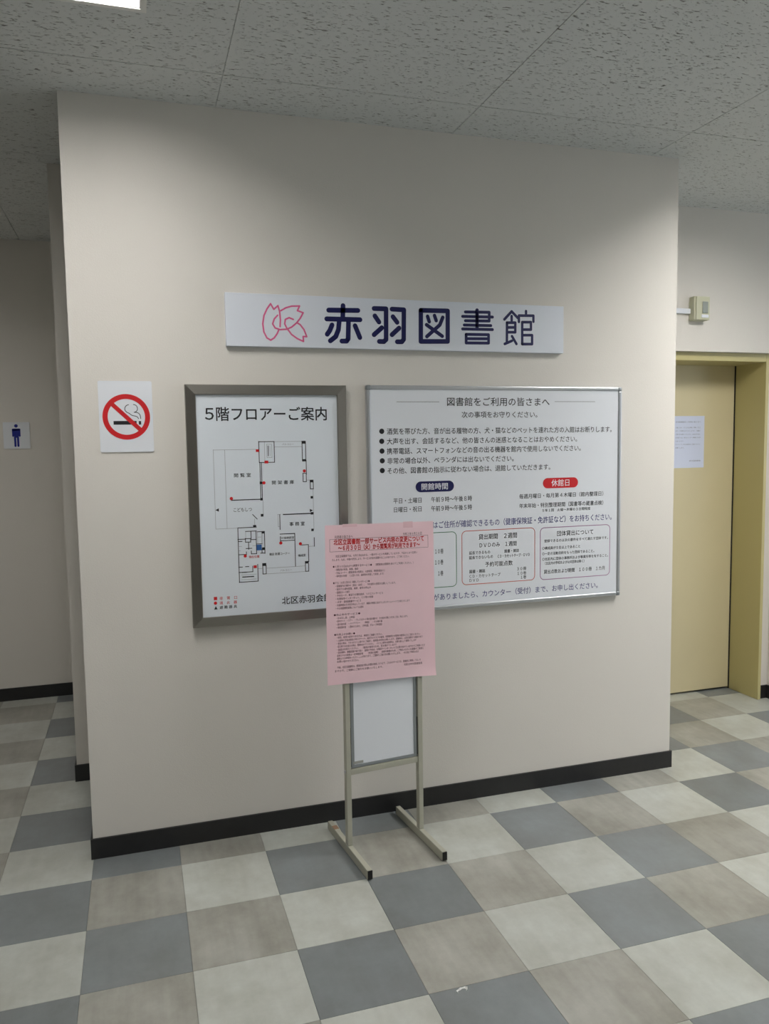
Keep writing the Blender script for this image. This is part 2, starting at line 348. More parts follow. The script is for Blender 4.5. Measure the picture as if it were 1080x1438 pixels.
M_LINES = [(0.4752, 1.4848, 0.4752, 1.1936, 0.0009),
 (0.4751, 1.4838, 0.6319, 1.4838, 0.0009),
 (0.4752, 1.1938, 0.5557, 1.1938, 0.0009),
 (0.5163, 1.4828, 0.5163, 1.1943, 0.0009),
 (0.6418, 1.5124, 0.6418, 1.4346, 0.00195),
 (0.6413, 1.5117, 0.6989, 1.5117, 0.00195),
 (0.6626, 1.5108, 0.6626, 1.4362, 0.0009),
 (0.6988, 1.511, 0.6988, 1.4348, 0.00195),
 (0.6423, 1.4347, 0.6988, 1.4347, 0.00195),
 (0.671, 1.5021, 0.671, 1.4525, 0.0009),
 (0.676, 1.4954, 0.676, 1.4591, 0.00195),
 (0.6826, 1.4953, 0.6826, 1.4589, 0.0009),
 (0.6896, 1.4999, 0.6896, 1.4522, 0.0009),
 (0.6707, 1.5023, 0.6893, 1.5023, 0.0009),
 (0.6713, 1.4524, 0.69, 1.4524, 0.0009),
 (0.6989, 1.5113, 0.8047, 1.5113, 0.0009),
 (0.7004, 1.4916, 0.8042, 1.4916, 0.0009),
 (0.8044, 1.5076, 0.8044, 1.4399, 0.00195),
 (0.8178, 1.5074, 0.8178, 1.4396, 0.00195),
 (0.8187, 1.4396, 0.8187, 1.3858, 0.00195),
 (0.8055, 1.3908, 0.8055, 1.3592, 0.00195),
 (0.8178, 1.3905, 0.8178, 1.3588, 0.00195),
 (0.8052, 1.3906, 0.8175, 1.3906, 0.00195),
 (0.8058, 1.359, 0.8181, 1.359, 0.00195),
 (0.8183, 1.3646, 0.8389, 1.3646, 0.0009),
 (0.8326, 1.355, 0.8326, 1.3307, 0.00195),
 (0.8442, 1.3561, 0.8442, 1.3303, 0.00195),
 (0.8326, 1.3305, 0.8443, 1.3305, 0.00195),
 (0.8429, 1.3304, 0.8429, 1.2992, 0.0009),
 (0.8429, 1.2985, 0.8429, 1.2393, 0.0009),
 (0.7266, 1.2374, 0.8359, 1.2374, 0.00269),
 (0.8431, 1.2325, 0.8431, 1.1745, 0.0009),
 (0.8431, 1.1437, 0.8431, 1.1107, 0.00195),
 (0.8199, 1.1114, 0.8434, 1.1114, 0.0009),
 (0.6438, 1.4346, 0.6438, 1.2973, 0.00195),
 (0.6494, 1.4345, 0.6494, 1.2971, 0.00195),
 (0.5348, 1.2979, 0.6464, 1.2979, 0.00239),
 (0.6512, 1.2937, 0.6512, 1.2403, 0.0009),
 (0.6117, 1.2419, 0.6278, 1.2246, 0.00195),
 (0.6181, 1.225, 0.6181, 1.2017, 0.0009),
 (0.5557, 1.1943, 0.6236, 1.1943, 0.00195),
 (0.705, 1.2386, 0.7171, 1.2386, 0.0009),
 (0.7064, 1.2381, 0.7064, 1.1923, 0.0009),
 (0.713, 1.2378, 0.713, 1.1812, 0.00195),
 (0.7065, 1.1921, 0.7125, 1.1921, 0.0009),
 (0.7125, 1.1637, 0.7682, 1.1637, 0.00195),
 (0.7683, 1.1637, 0.7683, 1.0382, 0.00195),
 (0.7131, 1.138, 0.7682, 1.138, 0.00195),
 (0.7132, 1.1535, 0.7132, 1.1332, 0.00195),
 (0.7904, 1.1182, 0.82, 1.1182, 0.00195),
 (0.8199, 1.1174, 0.8199, 1.0523, 0.00195),
 (0.8066, 1.0462, 0.8066, 1.016, 0.00195),
 (0.819, 1.0455, 0.819, 1.0159, 0.00195),
 (0.8066, 1.016, 0.819, 1.016, 0.00195),
 (0.6572, 1.0371, 0.8063, 1.0371, 0.0009),
 (0.6566, 1.0156, 0.8058, 1.0156, 0.0009),
 (0.6437, 1.0472, 0.6437, 1.0161, 0.00195),
 (0.6563, 1.0471, 0.6563, 1.0159, 0.00195),
 (0.6439, 1.016, 0.6566, 1.016, 0.00195),
 (0.6271, 1.0373, 0.6425, 1.0373, 0.0009),
 (0.5553, 1.1939, 0.5553, 0.9896, 0.00195),
 (0.5548, 0.9903, 0.6251, 0.9903, 0.00195),
 (0.625, 1.0537, 0.625, 0.9909, 0.00195),
 (0.5546, 1.0272, 0.6055, 1.0272, 0.00195),
 (0.6061, 1.0481, 0.6061, 1.0272, 0.00195),
 (0.5545, 1.0469, 0.5677, 1.0469, 0.00195),
 (0.5796, 1.0477, 0.5915, 1.0477, 0.00195),
 (0.5641, 1.0174, 0.6185, 1.0174, 0.0009),
 (0.5679, 1.0092, 0.6083, 1.0092, 0.00269),
 (0.5636, 0.9992, 0.618, 0.9992, 0.0009),
 (0.5657, 1.0252, 0.5822, 1.0252, 0.0009),
 (0.5835, 1.1799, 0.6232, 1.1799, 0.00195),
 (0.6222, 1.1801, 0.6222, 1.0943, 0.00195),
 (0.5835, 1.1786, 0.5835, 1.1533, 0.0009),
 (0.5544, 1.1513, 0.5827, 1.1513, 0.00195),
 (0.5814, 1.1526, 0.6012, 1.1526, 0.00195),
 (0.5823, 1.1395, 0.6015, 1.1395, 0.00195),
 (0.5822, 1.1533, 0.5822, 1.1393, 0.00195),
 (0.6013, 1.1524, 0.6013, 1.139, 0.00195),
 (0.6032, 1.179, 0.6032, 1.1523, 0.00195),
 (0.6017, 1.1482, 0.6222, 1.1482, 0.00195),
 (0.5932, 1.1394, 0.5932, 1.1126, 0.00195),
 (0.5561, 1.1433, 0.5693, 1.1433, 0.00195),
 (0.5836, 1.1156, 0.6047, 1.1156, 0.00195),
 (0.5572, 1.0938, 0.5843, 1.0938, 0.00195),
 (0.5841, 1.1031, 0.5841, 1.0944, 0.00195),
 (0.6026, 1.1054, 0.6026, 1.0947, 0.00195),
 (0.6028, 1.0945, 0.6214, 1.0945, 0.00195),
 (0.5556, 1.1247, 0.5674, 1.1247, 0.0009),
 (0.6083, 1.1252, 0.6203, 1.1252, 0.0009),
 (0.5551, 1.1082, 0.5629, 1.1082, 0.0009),
 (0.6461, 1.1756, 0.6461, 1.1118, 0.0009),
 (0.6535, 1.1766, 0.6535, 1.0939, 0.00195),
 (0.6274, 1.1765, 0.6274, 1.1309, 0.0009),
 (0.6423, 1.1771, 0.6423, 1.1302, 0.0009),
 (0.627, 1.1766, 0.6497, 1.1766, 0.00195),
 (0.6231, 1.1307, 0.6431, 1.1307, 0.00195),
 (0.6278, 1.1564, 0.6424, 1.1564, 0.0009),
 (0.6374, 1.0954, 0.6534, 1.0954, 0.00195),
 (0.6426, 1.11, 0.6426, 1.0965, 0.00195)]
M_SQ = [(0.8107, 1.5075, 0.0143, 0.0098, 'k'),
 (0.8105, 1.4398, 0.013, 0.0078, 'k'),
 (0.6462, 1.3591, 0.0091, 0.0085, 'k'),
 (0.6464, 1.2979, 0.0085, 0.0085, 'k'),
 (0.6467, 1.2378, 0.0091, 0.0091, 'k'),
 (0.6177, 1.1977, 0.0104, 0.0085, 'k'),
 (0.8381, 1.3603, 0.013, 0.0091, 'k'),
 (0.8374, 1.2987, 0.0085, 0.0085, 'k'),
 (0.8373, 1.2375, 0.0104, 0.0085, 'k'),
 (0.8373, 1.174, 0.0085, 0.0085, 'k'),
 (0.8122, 1.0507, 0.013, 0.0085, 'k'),
 (0.6495, 1.0516, 0.0137, 0.0098, 'k'),
 (0.6483, 1.1735, 0.0091, 0.0078, 'k'),
 (0.6479, 1.1117, 0.0091, 0.0091, 'k'),
 (0.6327, 1.1172, 0.0169, 0.0195, 'b'),
 (0.6357, 1.4789, 0.0098, 0.0091, 'r'),
 (0.6682, 1.4361, 0.013, 0.0091, 'r'),
 (0.6153, 1.0455, 0.0111, 0.0098, 'r'),
 (0.4655, 0.9355, 0.0111, 0.0111, 'r')]
M_DOT = [(0.8109, 1.3995, 0.0052),
 (0.6568, 1.3588, 0.0052),
 (0.535, 1.3044, 0.0052),
 (0.7143, 1.1298, 0.0052),
 (0.7891, 1.1232, 0.0052),
 (0.5795, 1.088, 0.0052),
 (0.465, 0.9182, 0.0052)]
M_TRI = [(0.482, 1.2637, 'l'),
 (0.8348, 1.2485, 'r'),
 (0.4657, 0.9008, 'u')]
M_VTEXT = (0.4962, 1.3451)
S_STROKES = [(0.0168, [(0.9189, 2.0012),
 (1.0328, 2.004)]),
 (0.0168, [(0.9749, 2.0197),
 (0.9726, 1.9706)]),
 (0.0168, [(0.9106, 1.9686),
 (1.0407, 1.9697)]),
 (0.0168, [(0.959, 1.964),
 (0.9551, 1.9302),
 (0.9443, 1.9041),
 (0.9229, 1.8876)]),
 (0.0168, [(0.9951, 1.9652),
 (0.9925, 1.8967),
 (0.9858, 1.8879),
 (0.9678, 1.8875)]),
 (0.0168, [(0.9305, 1.9466),
 (0.9218, 1.9262),
 (0.9113, 1.9118)]),
 (0.0168, [(1.0207, 1.9463),
 (1.0388, 1.9028)]),
 (0.0168, [(1.0971, 2.0137),
 (1.1454, 2.0142),
 (1.1437, 1.898),
 (1.1349, 1.8897),
 (1.1163, 1.8898)]),
 (0.0168, [(1.1, 1.9859),
 (1.1161, 1.9634)]),
 (0.0168, [(1.0955, 1.9149),
 (1.127, 1.942)]),
 (0.0168, [(1.1693, 2.0139),
 (1.2176, 2.0131),
 (1.2154, 1.8998),
 (1.2079, 1.8908),
 (1.189, 1.8903)]),
 (0.0168, [(1.1729, 1.9852),
 (1.1894, 1.9645)]),
 (0.0168, [(1.1679, 1.9168),
 (1.1971, 1.9428)]),
 (0.0168, [(1.2876, 2.0137),
 (1.4002, 2.0152),
 (1.3992, 1.8967),
 (1.2862, 1.8939),
 (1.2876, 2.0137)]),
 (0.0134, [(1.3154, 1.9912),
 (1.3221, 1.9712)]),
 (0.0134, [(1.3444, 1.9954),
 (1.3512, 1.9765)]),
 (0.0134, [(1.3791, 1.9895),
 (1.3663, 1.9598),
 (1.3118, 1.9137)]),
 (0.0134, [(1.3109, 1.9588),
 (1.3763, 1.9166)]),
 (0.0107, [(1.4755, 2.014),
 (1.5793, 2.0163),
 (1.5791, 1.9818),
 (1.4753, 1.9798)]),
 (0.0107, [(1.4633, 1.9962),
 (1.5937, 1.9979)]),
 (0.0107, [(1.4702, 1.9629),
 (1.5863, 1.9638)]),
 (0.0107, [(1.463, 1.9473),
 (1.5935, 1.9484)]),
 (0.0107, [(1.4785, 1.9264),
 (1.576, 1.9277),
 (1.5759, 1.8944),
 (1.4782, 1.8928),
 (1.4785, 1.9264)]),
 (0.0107, [(1.4784, 1.9096),
 (1.576, 1.9114)]),
 (0.0134, [(1.5261, 2.0228),
 (1.5257, 1.9517)]),
 (0.0101, [(1.6461, 1.9905),
 (1.6785, 2.023),
 (1.7065, 1.9977)]),
 (0.0101, [(1.6784, 2.0047),
 (1.6784, 1.987)]),
 (0.0101, [(1.6578, 1.9778),
 (1.6947, 1.9789),
 (1.6946, 1.9407),
 (1.6578, 1.9397)]),
 (0.0101, [(1.6578, 1.9588),
 (1.6946, 1.9599)]),
 (0.0101, [(1.6578, 1.9778),
 (1.657, 1.9009)]),
 (0.0101, [(1.6474, 1.8928),
 (1.6798, 1.9061)]),
 (0.0101, [(1.6798, 1.9245),
 (1.6998, 1.894)]),
 (0.0101, [(1.7429, 2.0266),
 (1.7429, 2.0121)]),
 (0.0101, [(1.7109, 1.9827),
 (1.7109, 2.0077),
 (1.7765, 2.0093),
 (1.7766, 1.9855)]),
 (0.0101, [(1.7258, 1.9819),
 (1.7653, 1.9831),
 (1.7654, 1.9533),
 (1.7258, 1.9522)]),
 (0.0101, [(1.7258, 1.9819),
 (1.7258, 1.894)]),
 (0.0101, [(1.7258, 1.9297),
 (1.7706, 1.9309),
 (1.7707, 1.895),
 (1.7258, 1.894)])]
S_LOGO = [[(0.733, 1.9347),
 (0.7349, 1.9599),
 (0.7326, 1.9897),
 (0.727, 2.0105),
 (0.7114, 1.9968),
 (0.6998, 2.0166),
 (0.6859, 1.997),
 (0.6743, 1.9728),
 (0.6692, 1.9429),
 (0.6726, 1.9132),
 (0.683, 1.8925),
 (0.6968, 1.8845),
 (0.7104, 1.8932),
 (0.7213, 1.9085),
 (0.7278, 1.9225)], [(0.7376, 1.9929),
 (0.7563, 2.0038),
 (0.7781, 2.0106),
 (0.8079, 2.0123),
 (0.7994, 1.9951),
 (0.821, 1.988),
 (0.8092, 1.9671),
 (0.7951, 1.9498),
 (0.7761, 1.9341),
 (0.7574, 1.9258),
 (0.7327, 1.9238),
 (0.7145, 1.9293),
 (0.7057, 1.944),
 (0.7123, 1.9622),
 (0.7249, 1.9757)], [(0.783, 1.9626),
 (0.7677, 1.9682),
 (0.7534, 1.9617),
 (0.7505, 1.9454),
 (0.7575, 1.9306),
 (0.7755, 1.907),
 (0.7968, 1.8924),
 (0.8197, 1.8827),
 (0.8189, 1.9009),
 (0.8326, 1.9006),
 (0.8226, 1.9264),
 (0.8087, 1.9441),
 (0.7964, 1.951)]]
N_C = ((0.1786, 1.6059),
 (0.0992, 1.6062),
 (0.2594, 1.6056),
 (0.1819, 1.6868),
 (0.1753, 1.5246))
N_SL = ((0.1336, 1.6483),
 (0.2255, 1.5594))
N_CIG = ((0.1346, 1.5915),
 (0.2127, 1.5785),
 (0.2199, 1.591),
 (0.2279, 1.5784))
N_SM = [[(0.2196, 1.5994),
 (0.2158, 1.6064),
 (0.2079, 1.6089),
 (0.1969, 1.6111),
 (0.1891, 1.6184),
 (0.1793, 1.6226),
 (0.1736, 1.631),
 (0.1757, 1.6414),
 (0.1813, 1.647),
 (0.1874, 1.6487)], [(0.2271, 1.5994),
 (0.2261, 1.611),
 (0.2214, 1.6187),
 (0.2134, 1.6219),
 (0.2033, 1.6215),
 (0.2125, 1.6236),
 (0.2179, 1.632),
 (0.2163, 1.6425),
 (0.2104, 1.6483),
 (0.2041, 1.6494)]]
T = [(-0.4577, 1.6334),
 (-0.4572, 1.644),
 (-0.482, 1.6169),
 (-0.4349, 1.5696),
 (-0.4742, 1.5144),
 (-0.4437, 1.6051),
 (-0.5252, 1.6559),
 (-0.3843, 1.5005)]
D_L = [(3.1601, 1.5974),
 (3.3226, 1.5972),
 (3.1608, 1.5637),
 (3.3197, 1.5437),
 (3.312, 1.525),
 (3.3247, 1.506),
 (3.2759, 1.4872),
 (3.3174, 1.4675),
 (3.2015, 1.4481),
 (3.2519, 1.3739),
 (3.3237, 1.3724)]
misc = {'scrap': [1.0, -0.021, 0.0], 'cond': (2.9509, 2.1689)}
# ---------------------------------------------------------------- the room shell
X0, X1, Y0, Y1 = -2.3, 7.0, -5.0, 3.19
PY, PX = 1.805, -.105
def wall(name, *a): return struct(name, B(*a), M_WALL)
wall('wall_front', 0, WX, WY, 1.64, 0, H)
wall('wall_middle', PX, WX, PY, 3.17, 0, H)
wall('wall_core', .15, WX, 1.64, PY, 0, H)
wall('wall_back', X0, PX, 3.17, 3.30, 0, H)
wall('wall_left', X0-.12, X0, Y0, 3.30, 0, H)
wall('wall_rear', X0, X1, Y0-.12, Y0, 0, H)
# door wall: a niche (z < 1.962) set back 6 cm around the door, the wall above it flush
NZ = 1.962; NR = 3.640; JL, JR, JT = 2.66, 3.557, 1.918
bm = bmesh.new()
box(bm, WX, X1, 1.64, 1.98, NZ, H)
box(bm, NR, X1, 1.64, 1.98, 0, NZ)
box(bm, JR+.02, NR, 1.70, 1.98, 0, NZ)
box(bm, WX, JL-.02, 1.70, 1.98, 0, NZ)
box(bm, WX, NR, 1.98, 2.06, 0, NZ)
struct('wall_door_side', bm, M_WALL)
bm = bmesh.new()
box(bm, X1, X1+.12, Y0, 1.98, 0, .8); box(bm, X1, X1+.12, Y0, 1.98, 2.3, H)
box(bm, X1, X1+.12, Y0, -3.1, .8, 2.3); box(bm, X1, X1+.12, -.1, 1.98, .8, 2.3)
struct('wall_right', bm, M_WALL)
win = struct('unseen_window_1', B(X1+.03, X1+.035, -3.1, -.1, .8, 2.3), mat('window glass', (235, 240, 245), .1, trans=.8))  # unseen window, added to account for the cool light from the right
bm = bmesh.new()
for a, b_, c, d in ((-3.1, -3.05, .8, 2.3), (-.15, -.1, .8, 2.3), (-1.625, -1.575, .85, 2.25), (-3.05, -.15, .8, .85), (-3.05, -.15, 2.25, 2.3)):
    box(bm, X1+.01, X1+.06, a, b_, c, d)
obj('unseen_window_frame', bm, M_ALU, win)
# floor: bedding slab + one object for each vinyl tile that the picture shows
flo = struct('floor', B(X0-.12, X1+.12, Y0-.12, 3.3, -.1, -.003), M_SUB)
Rc = cam.matrix_world.to_3x3(); Cc = cam.matrix_world.translation
def seen(x, y, z, mg=60):
    v = Rc.transposed() @ (Vector((x, y, z)) - Cc)
    if v.z > -.05: return False
    px = 540+1108.1*v.x/-v.z; py = 719-1108.1*v.y/-v.z
    return -mg < px < 1080+mg and -mg < py < 1438+mg
def tile_bm(x0, x1, y0, y1):
    bm = bmesh.new(); g = .0004
    box(bm, x0+g, x1-g, y0+g, y1-g, -.003, 0, bev=.0005, seg=1); return bm
tile_mesh = [me_new('tile', tile_bm(0, S, 0, S), m) for m in (M_FD, M_FB, M_FL)]
rest = [bmesh.new() for _ in range(3)]
def solid(i, j):
    cx, cy = (i+.5)*S, (j+.5)*S
    if i*S >= 0 and (i+1)*S <= WX and j*S >= WY: return True
    if i*S >= PX and (i+1)*S <= WX and j*S >= PY: return True
    return cx > WX and j*S > 1.98
for i in range(-8, 24):
    for j in range(-17, 11):
        if solid(i, j): continue
        t = (i - (0 if j % 2 else 2)) % 3
        if any(seen((i+a)*S, (j+b)*S, 0) for a in (0, .5, 1) for b in (0, .5, 1)):
            obj('tile', tile_mesh[t], None, flo, (i*S, j*S, 0))
        else:
            box(rest[t], i*S+.0004, (i+1)*S-.0004, j*S+.0004, (j+1)*S-.0004, -.003, 0)
for bm, m in zip(rest, (M_FD, M_FB, M_FL)):
    obj('tiles_out_of_view', bm, m, flo, kind='stuff')
# ceiling: dark void slab + fibre boards with open joints, cut out around the lamps
LW = .30; LL = 1.20; LD = .12
cei = bpy.data.objects.new('ceiling', None)
bm = bmesh.new(); box(bm, X0-.12, X1+.12, Y0-.12, 3.3, H+.16, H+.2)
bpy.data.objects.remove(cei); cei = struct('ceiling', bm, M_VOID)
P = .91; JX0, JY0 = -.386, .800
holes = [(x-LW/2, x+LW/2, y-LL/2, y+LL/2) for x, y, _ in LAMPS]
def cut(r, h):
    if h[0] >= r[1] or h[1] <= r[0] or h[2] >= r[3] or h[3] <= r[2]: return [r]
    o = []; x0, x1, y0, y1 = r
    if h[0] > x0: o.append((x0, h[0], y0, y1))
    if h[1] < x1: o.append((h[1], x1, y0, y1))
    a, b = max(x0, h[0]), min(x1, h[1])
    if h[2] > y0: o.append((a, b, y0, h[2]))
    if h[3] < y1: o.append((a, b, h[3], y1))
    return o
board_mesh = None
for i in range(-3, 9):
    for j in range(-7, 4):
        x0, x1, y0, y1 = JX0+i*P, JX0+(i+1)*P, JY0+(j-1)*P, JY0+j*P
        cx0, cx1, cy0, cy1 = max(x0+.0016, X0-.1), min(x1-.0016, X1+.1), max(y0+.0016, Y0-.1), min(y1-.0016, 3.28)
        if cx1 <= cx0 or cy1 <= cy0: continue
        rs = [(cx0, cx1, cy0, cy1)]; fl = [(cx0-.0015, cx1+.0015, cy0-.0015, cy1+.0015)]
        for h in holes: rs = [q for r in rs for q in cut(r, h)]; fl = [q for r in fl for q in cut(r, h)]
        bm = bmesh.new()
        for r in rs: box(bm, r[0], r[1], r[2], r[3], H, H+.0029)          # face, then a rebated back that closes the joint
        for r in fl: box(bm, r[0], r[1], r[2], r[3], H+.003, H+.012)
        obj('ceiling_board', bm, M_CEIL, cei)
# lamps: recessed box with a trim and a glowing diffuser
for k, (x, y, st) in enumerate(LAMPS):
    t = thing('ceiling_light', ['recessed white oblong ceiling light by the upper edge above the floor plan board',
        'recessed oblong ceiling light in front of the rules board', 'added recessed oblong ceiling light behind the viewer, unseen',
        'added recessed oblong ceiling light at the rear of the hall, unseen', 'recessed oblong ceiling light near the unseen window', 'recessed oblong ceiling light in the side corridor'][k], 'ceiling light', (x, y, H))
    h = LW/2; g = LL/2; e = .006; bm = bmesh.new()
    for a in ((-h, -h+e, -g, g), (h-e, h, -g, g), (-h+e, h-e, -g, -g+e), (-h+e, h-e, g-e, g)):
        box(bm, *a, 0, LD+.02)
    box(bm, -h+e, h-e, -g+e, g-e, LD+.012, LD+.02)
    obj('housing', bm, M_TROUGH, t)
    bm = bmesh.new(); o_, e = .012, .004
    for a in ((-h-o_, -h+e, -g-o_, g+o_), (h-e, h+o_, -g-o_, g+o_), (-h+e, h-e, -g-o_, -g+e), (-h+e, h-e, g-e, g+o_)):
        box(bm, *a, -.003, 0)
    obj('trim', bm, M_TRIM, t)
    obj('diffuser', B(-h+.007, h-.007, -g+.007, g-.007, LD, LD+.01), mat('lamp diffuser', (240, 240, 240), .5, emit=st), t)
# baseboards
BH, BT = .076, .008
def base(name, *bs):
    bm = bmesh.new()
    for b in bs: box(bm, *b)
    struct(name, bm, M_BASE)
base('baseboard_front', (-BT, WX+BT, WY-BT, WY, 0, BH), (-BT, 0, WY, 1.64, 0, BH), (WX, WX+BT, WY, 1.64, 0, BH))
base('baseboard_middle', (PX-BT, .15, PY-BT, PY, 0, BH), (PX-BT, PX, PY, 3.162, 0, BH))
base('baseboard_back', (X0, PX-BT, 3.17-BT, 3.17, 0, BH))
base('baseboard_left', (X0, X0+BT, Y0, 3.162, 0, BH))
base('baseboard_rear', (X0+BT, X1, Y0, Y0+BT, 0, BH))
base('baseboard_right', (JR+.021, NR-BT, 1.70-BT, 1.70, 0, BH), (NR-BT, NR, 1.64-BT, 1.70, 0, BH), (NR, X1-BT, 1.64-BT, 1.64, 0, BH), (X1-BT, X1, Y0+BT, 1.64, 0, BH))
# ---------------------------------------------------------------- door
LY = 1.915
door = struct('door_1', B(JL-.015, JR+.012, LY, LY+.04, .012, JT+.01, bev=.001), M_DOOR)
bm = bmesh.new(); FY = 1.678
box(bm, JR, JR+.02, FY, 1.975, .0005, JT+.044, bev=.002); box(bm, JL-.02, JL, FY, 1.975, .0005, JT+.044, bev=.002)
box(bm, JL, JR, FY, 1.975, JT, JT+.044, bev=.002)
obj('door_frame', bm, M_FRAME, door)
bm = bmesh.new()
box(bm, JR-.005, JR, LY-.006, LY-.0005, .002, JT); box(bm, JL, JR, LY+.03, LY+.045, .001, .013)
obj('door_gap_shade', bm, M_GAP, door)  # dark strips painted in for the shaded gaps beside and under the leaf
# notice taped on the door
t = thing('door_notice', 'white printed notice sheet on the khaki door', 'notice')
bm = bmesh.new(); box(bm, 3.137, 3.347, LY-.0012, LY-.0004, 1.334, 1.631); obj('sheet', bm, M_PAPER, t)
Y = LY-.0016
def notice_line(*a):
    bm = bmesh.new(); text(bm, *a); obj('text_line', bm, M_NOTEINK, t)
notice_line( '赤羽図書館をご利用の皆さまへ', 3.150, 3.322, 1.597, .0085, Y)
rows = ['工事のため、このとびらは現在、閉鎖しており', 'ます。ご不便をおかけいたしますが、ご理解と', 'ご協力をお願いいたします。お急ぎの方は、', 'お手数ですが、受付カウンターの職員までお申', 'し出ください。', 'エレベーターまたは階段をご利用ください。', 'お願いします。']
for k, s in enumerate(rows):
    notice_line(s, 3.150, 3.150+(.170 if len(s) > 16 else .0085*len(s)), 1.565-k*.0192, .0075, Y)
notice_line( '赤羽図書館', 3.245, 3.324, 1.374, .0085, Y)
# sensor box and its cable duct over the door
t = thing('sensor_box', 'small ivory sensor box on the wall above the khaki door', 'sensor', (3.052, 1.64, 2.178))
obj('housing', B(-.044, .047, -.045, -.0006, -.062, .062, bev=.006), M_DEV, t)
obj('cover', B(-.036, .047, -.0520, -.0452, -.060, .060, bev=.003), M_DEV, t)
obj('lens', B(.000, .034, -.0565, -.0522, -.026, .034, bev=.002), M_DEVD, t)
obj('lamp_strip', B(-.006, .038, -.0565, -.0522, -.049, -.033, bev=.002), M_PILLW, t)
t = obj('cable_duct', B(WX+.001, 3.007, 1.622, 1.6396, 2.153, 2.179, bev=.002), M_WHITE)
t['label'] = 'white cable duct running along the wall to the ivory sensor box'; t['category'] = 'cable duct'
# ---------------------------------------------------------------- library name sign
t = thing('library_sign', 'long white library name sign with navy characters and pink petal emblem', 'sign')
obj('panel', B(.535, 1.916, WY-.024, WY-.0006, 1.8605, 2.0515, bev=.001), M_SIGN, t)
Y = WY-.0244
cuts = [-9, 1.110, 1.290, 1.490, 1.640, 9]                 # the five characters, left to right
for a, c in zip(cuts, cuts[1:]):
    bm = bmesh.new()
    for w_, pts in S_STROKES:
        if a < sum(p[0] for p in pts)/len(pts) <= c: stroke(bm, pts, w_*1.09, Y)
    obj('character', bm, M_NAVY, t)
bm = bmesh.new()
for pts in S_LOGO: stroke(bm, pts, .0060, Y)
obj('emblem', bm, M_PINKINK, t)
# ---------------------------------------------------------------- floor plan board
t = thing('floor_plan_board', 'steel framed floor plan board of the fifth floor', 'notice board')
x0, x1, z0, z1 = .3815, .9785, .831, 1.7205; fw = .0365
bm = bmesh.new()
ring_frame(bm, x0, x1, z0, z1, fw, [(0, WY-.0006), (0, WY-.029), (.04, WY-.031), (.93, WY-.0350), (1, WY-.0345), (1, WY-.022)])
obj('frame', bm, M_STEEL, t)
obj('sheet', B(x0+fw-.004, x1-fw+.004, WY-.026, WY-.002, z0+fw-.004, z1-fw+.004), M_SHEET, t)
Y = WY-.0264
MI = {'k': 0, 'r': 1, 'g': 2, 'b': 3}
bm = bmesh.new()
for s, a, b, zc, h, c in M_TEXT: text(bm, s, a, b, zc, h, Y, MI[c], offset=(.012 if h > .02 else .006))
obj('lettering', bm, [M_INK, M_RED, M_GREYINK, M_MARK], t)
bm = bmesh.new()
for i, (a, b, c, d, w_) in enumerate(M_LINES): line(bm, a, b, c, d, w_*1.4, Y-1e-6*(i % 3), 0 if w_ > .0012 else 2)
for x, z, w_, h, c in M_SQ: poly(bm, [(x-w_*.55, z-h*.55), (x+w_*.55, z-h*.55), (x+w_*.55, z+h*.55), (x-w_*.55, z+h*.55)], Y-2e-5, MI[c])
for x, z, r in M_DOT: disc(bm, x, z, r*1.15, Y-4e-5, 20, 1)
for x, z, d in M_TRI:
    r = .0062
    poly(bm, {'l': [(x-r, z), (x+r, z-r), (x+r, z+r)], 'r': [(x+r, z), (x-r, z+r), (x-r, z-r)], 'u': [(x, z+r), (x-r, z-r), (x+r, z-r)]}[d], Y-3e-5, 0)
obj('plan_drawing', bm, [M_INK, M_RED, M_GREYINK, M_MARK], t)
# ---------------------------------------------------------------- rules board
t = thing('rules_board', 'wide aluminium framed board of library rules and opening hours', 'notice board')
x0, x1, z0, z1 = 1.0615, 2.2000, .8225, 1.7235; fw = .0165
bm = bmesh.new()
for k, (a, b, c, d) in enumerate(((x0+fw, x1-fw, z1-fw, z1), (x0+fw, x1-fw, z0, z0+fw), (x0, x0+fw, z0+fw, z1-fw), (x1-fw, x1, z0+fw, z1-fw))):
    box(bm, a, b, WY-.024, WY-.0006, c, d, bev=.0045, seg=3)
obj('frame', bm, M_ALU, t)
for a, c in ((x0, z0), (x1-fw-.002, z0), (x0, z1-fw-.002), (x1-fw-.002, z1-fw-.002)):
    obj('corner_cap', B(a-.0008, a+fw+.0028, WY-.0252, WY-.0004, c-.0008, c+fw+.0028, bev=.006, seg=3), M_ALUD, t)
obj('sheet', B(x0+fw-.003, x1-fw+.003, WY-.0195, WY-.002, z0+fw-.003, z1-fw+.003), M_WHITE, t)
Y = WY-.0199
RI = {'k': 0, 'w': 1, 'p': 2}
bm = bmesh.new()
for s, a, b, zc, h, c in R_TEXT:
    if c != 'w': text(bm, s, a, b, zc, h*.95, Y, RI[c], offset=(.006 if h > .008 else 0))
obj('lettering', bm, [M_INK, M_PILLW, M_PURPLE], t)
for s, a, b, zc, h, c in R_TEXT:
    if c == 'w':
        bm = bmesh.new(); text(bm, s, a, b, zc, h, Y-4e-4, 0, offset=.006)
        obj('badge_lettering', bm, M_PILLW, t)
for a, b in R_LINES:
    bm = bmesh.new(); line(bm, a[0], a[1], b[0], a[1], .0013, Y); obj('rule_line', bm, M_INK, t)
for x, z in R_DOTS:
    bm = bmesh.new(); disc(bm, x, z, .0103, Y, 24); obj('bullet', bm, M_INK, t)
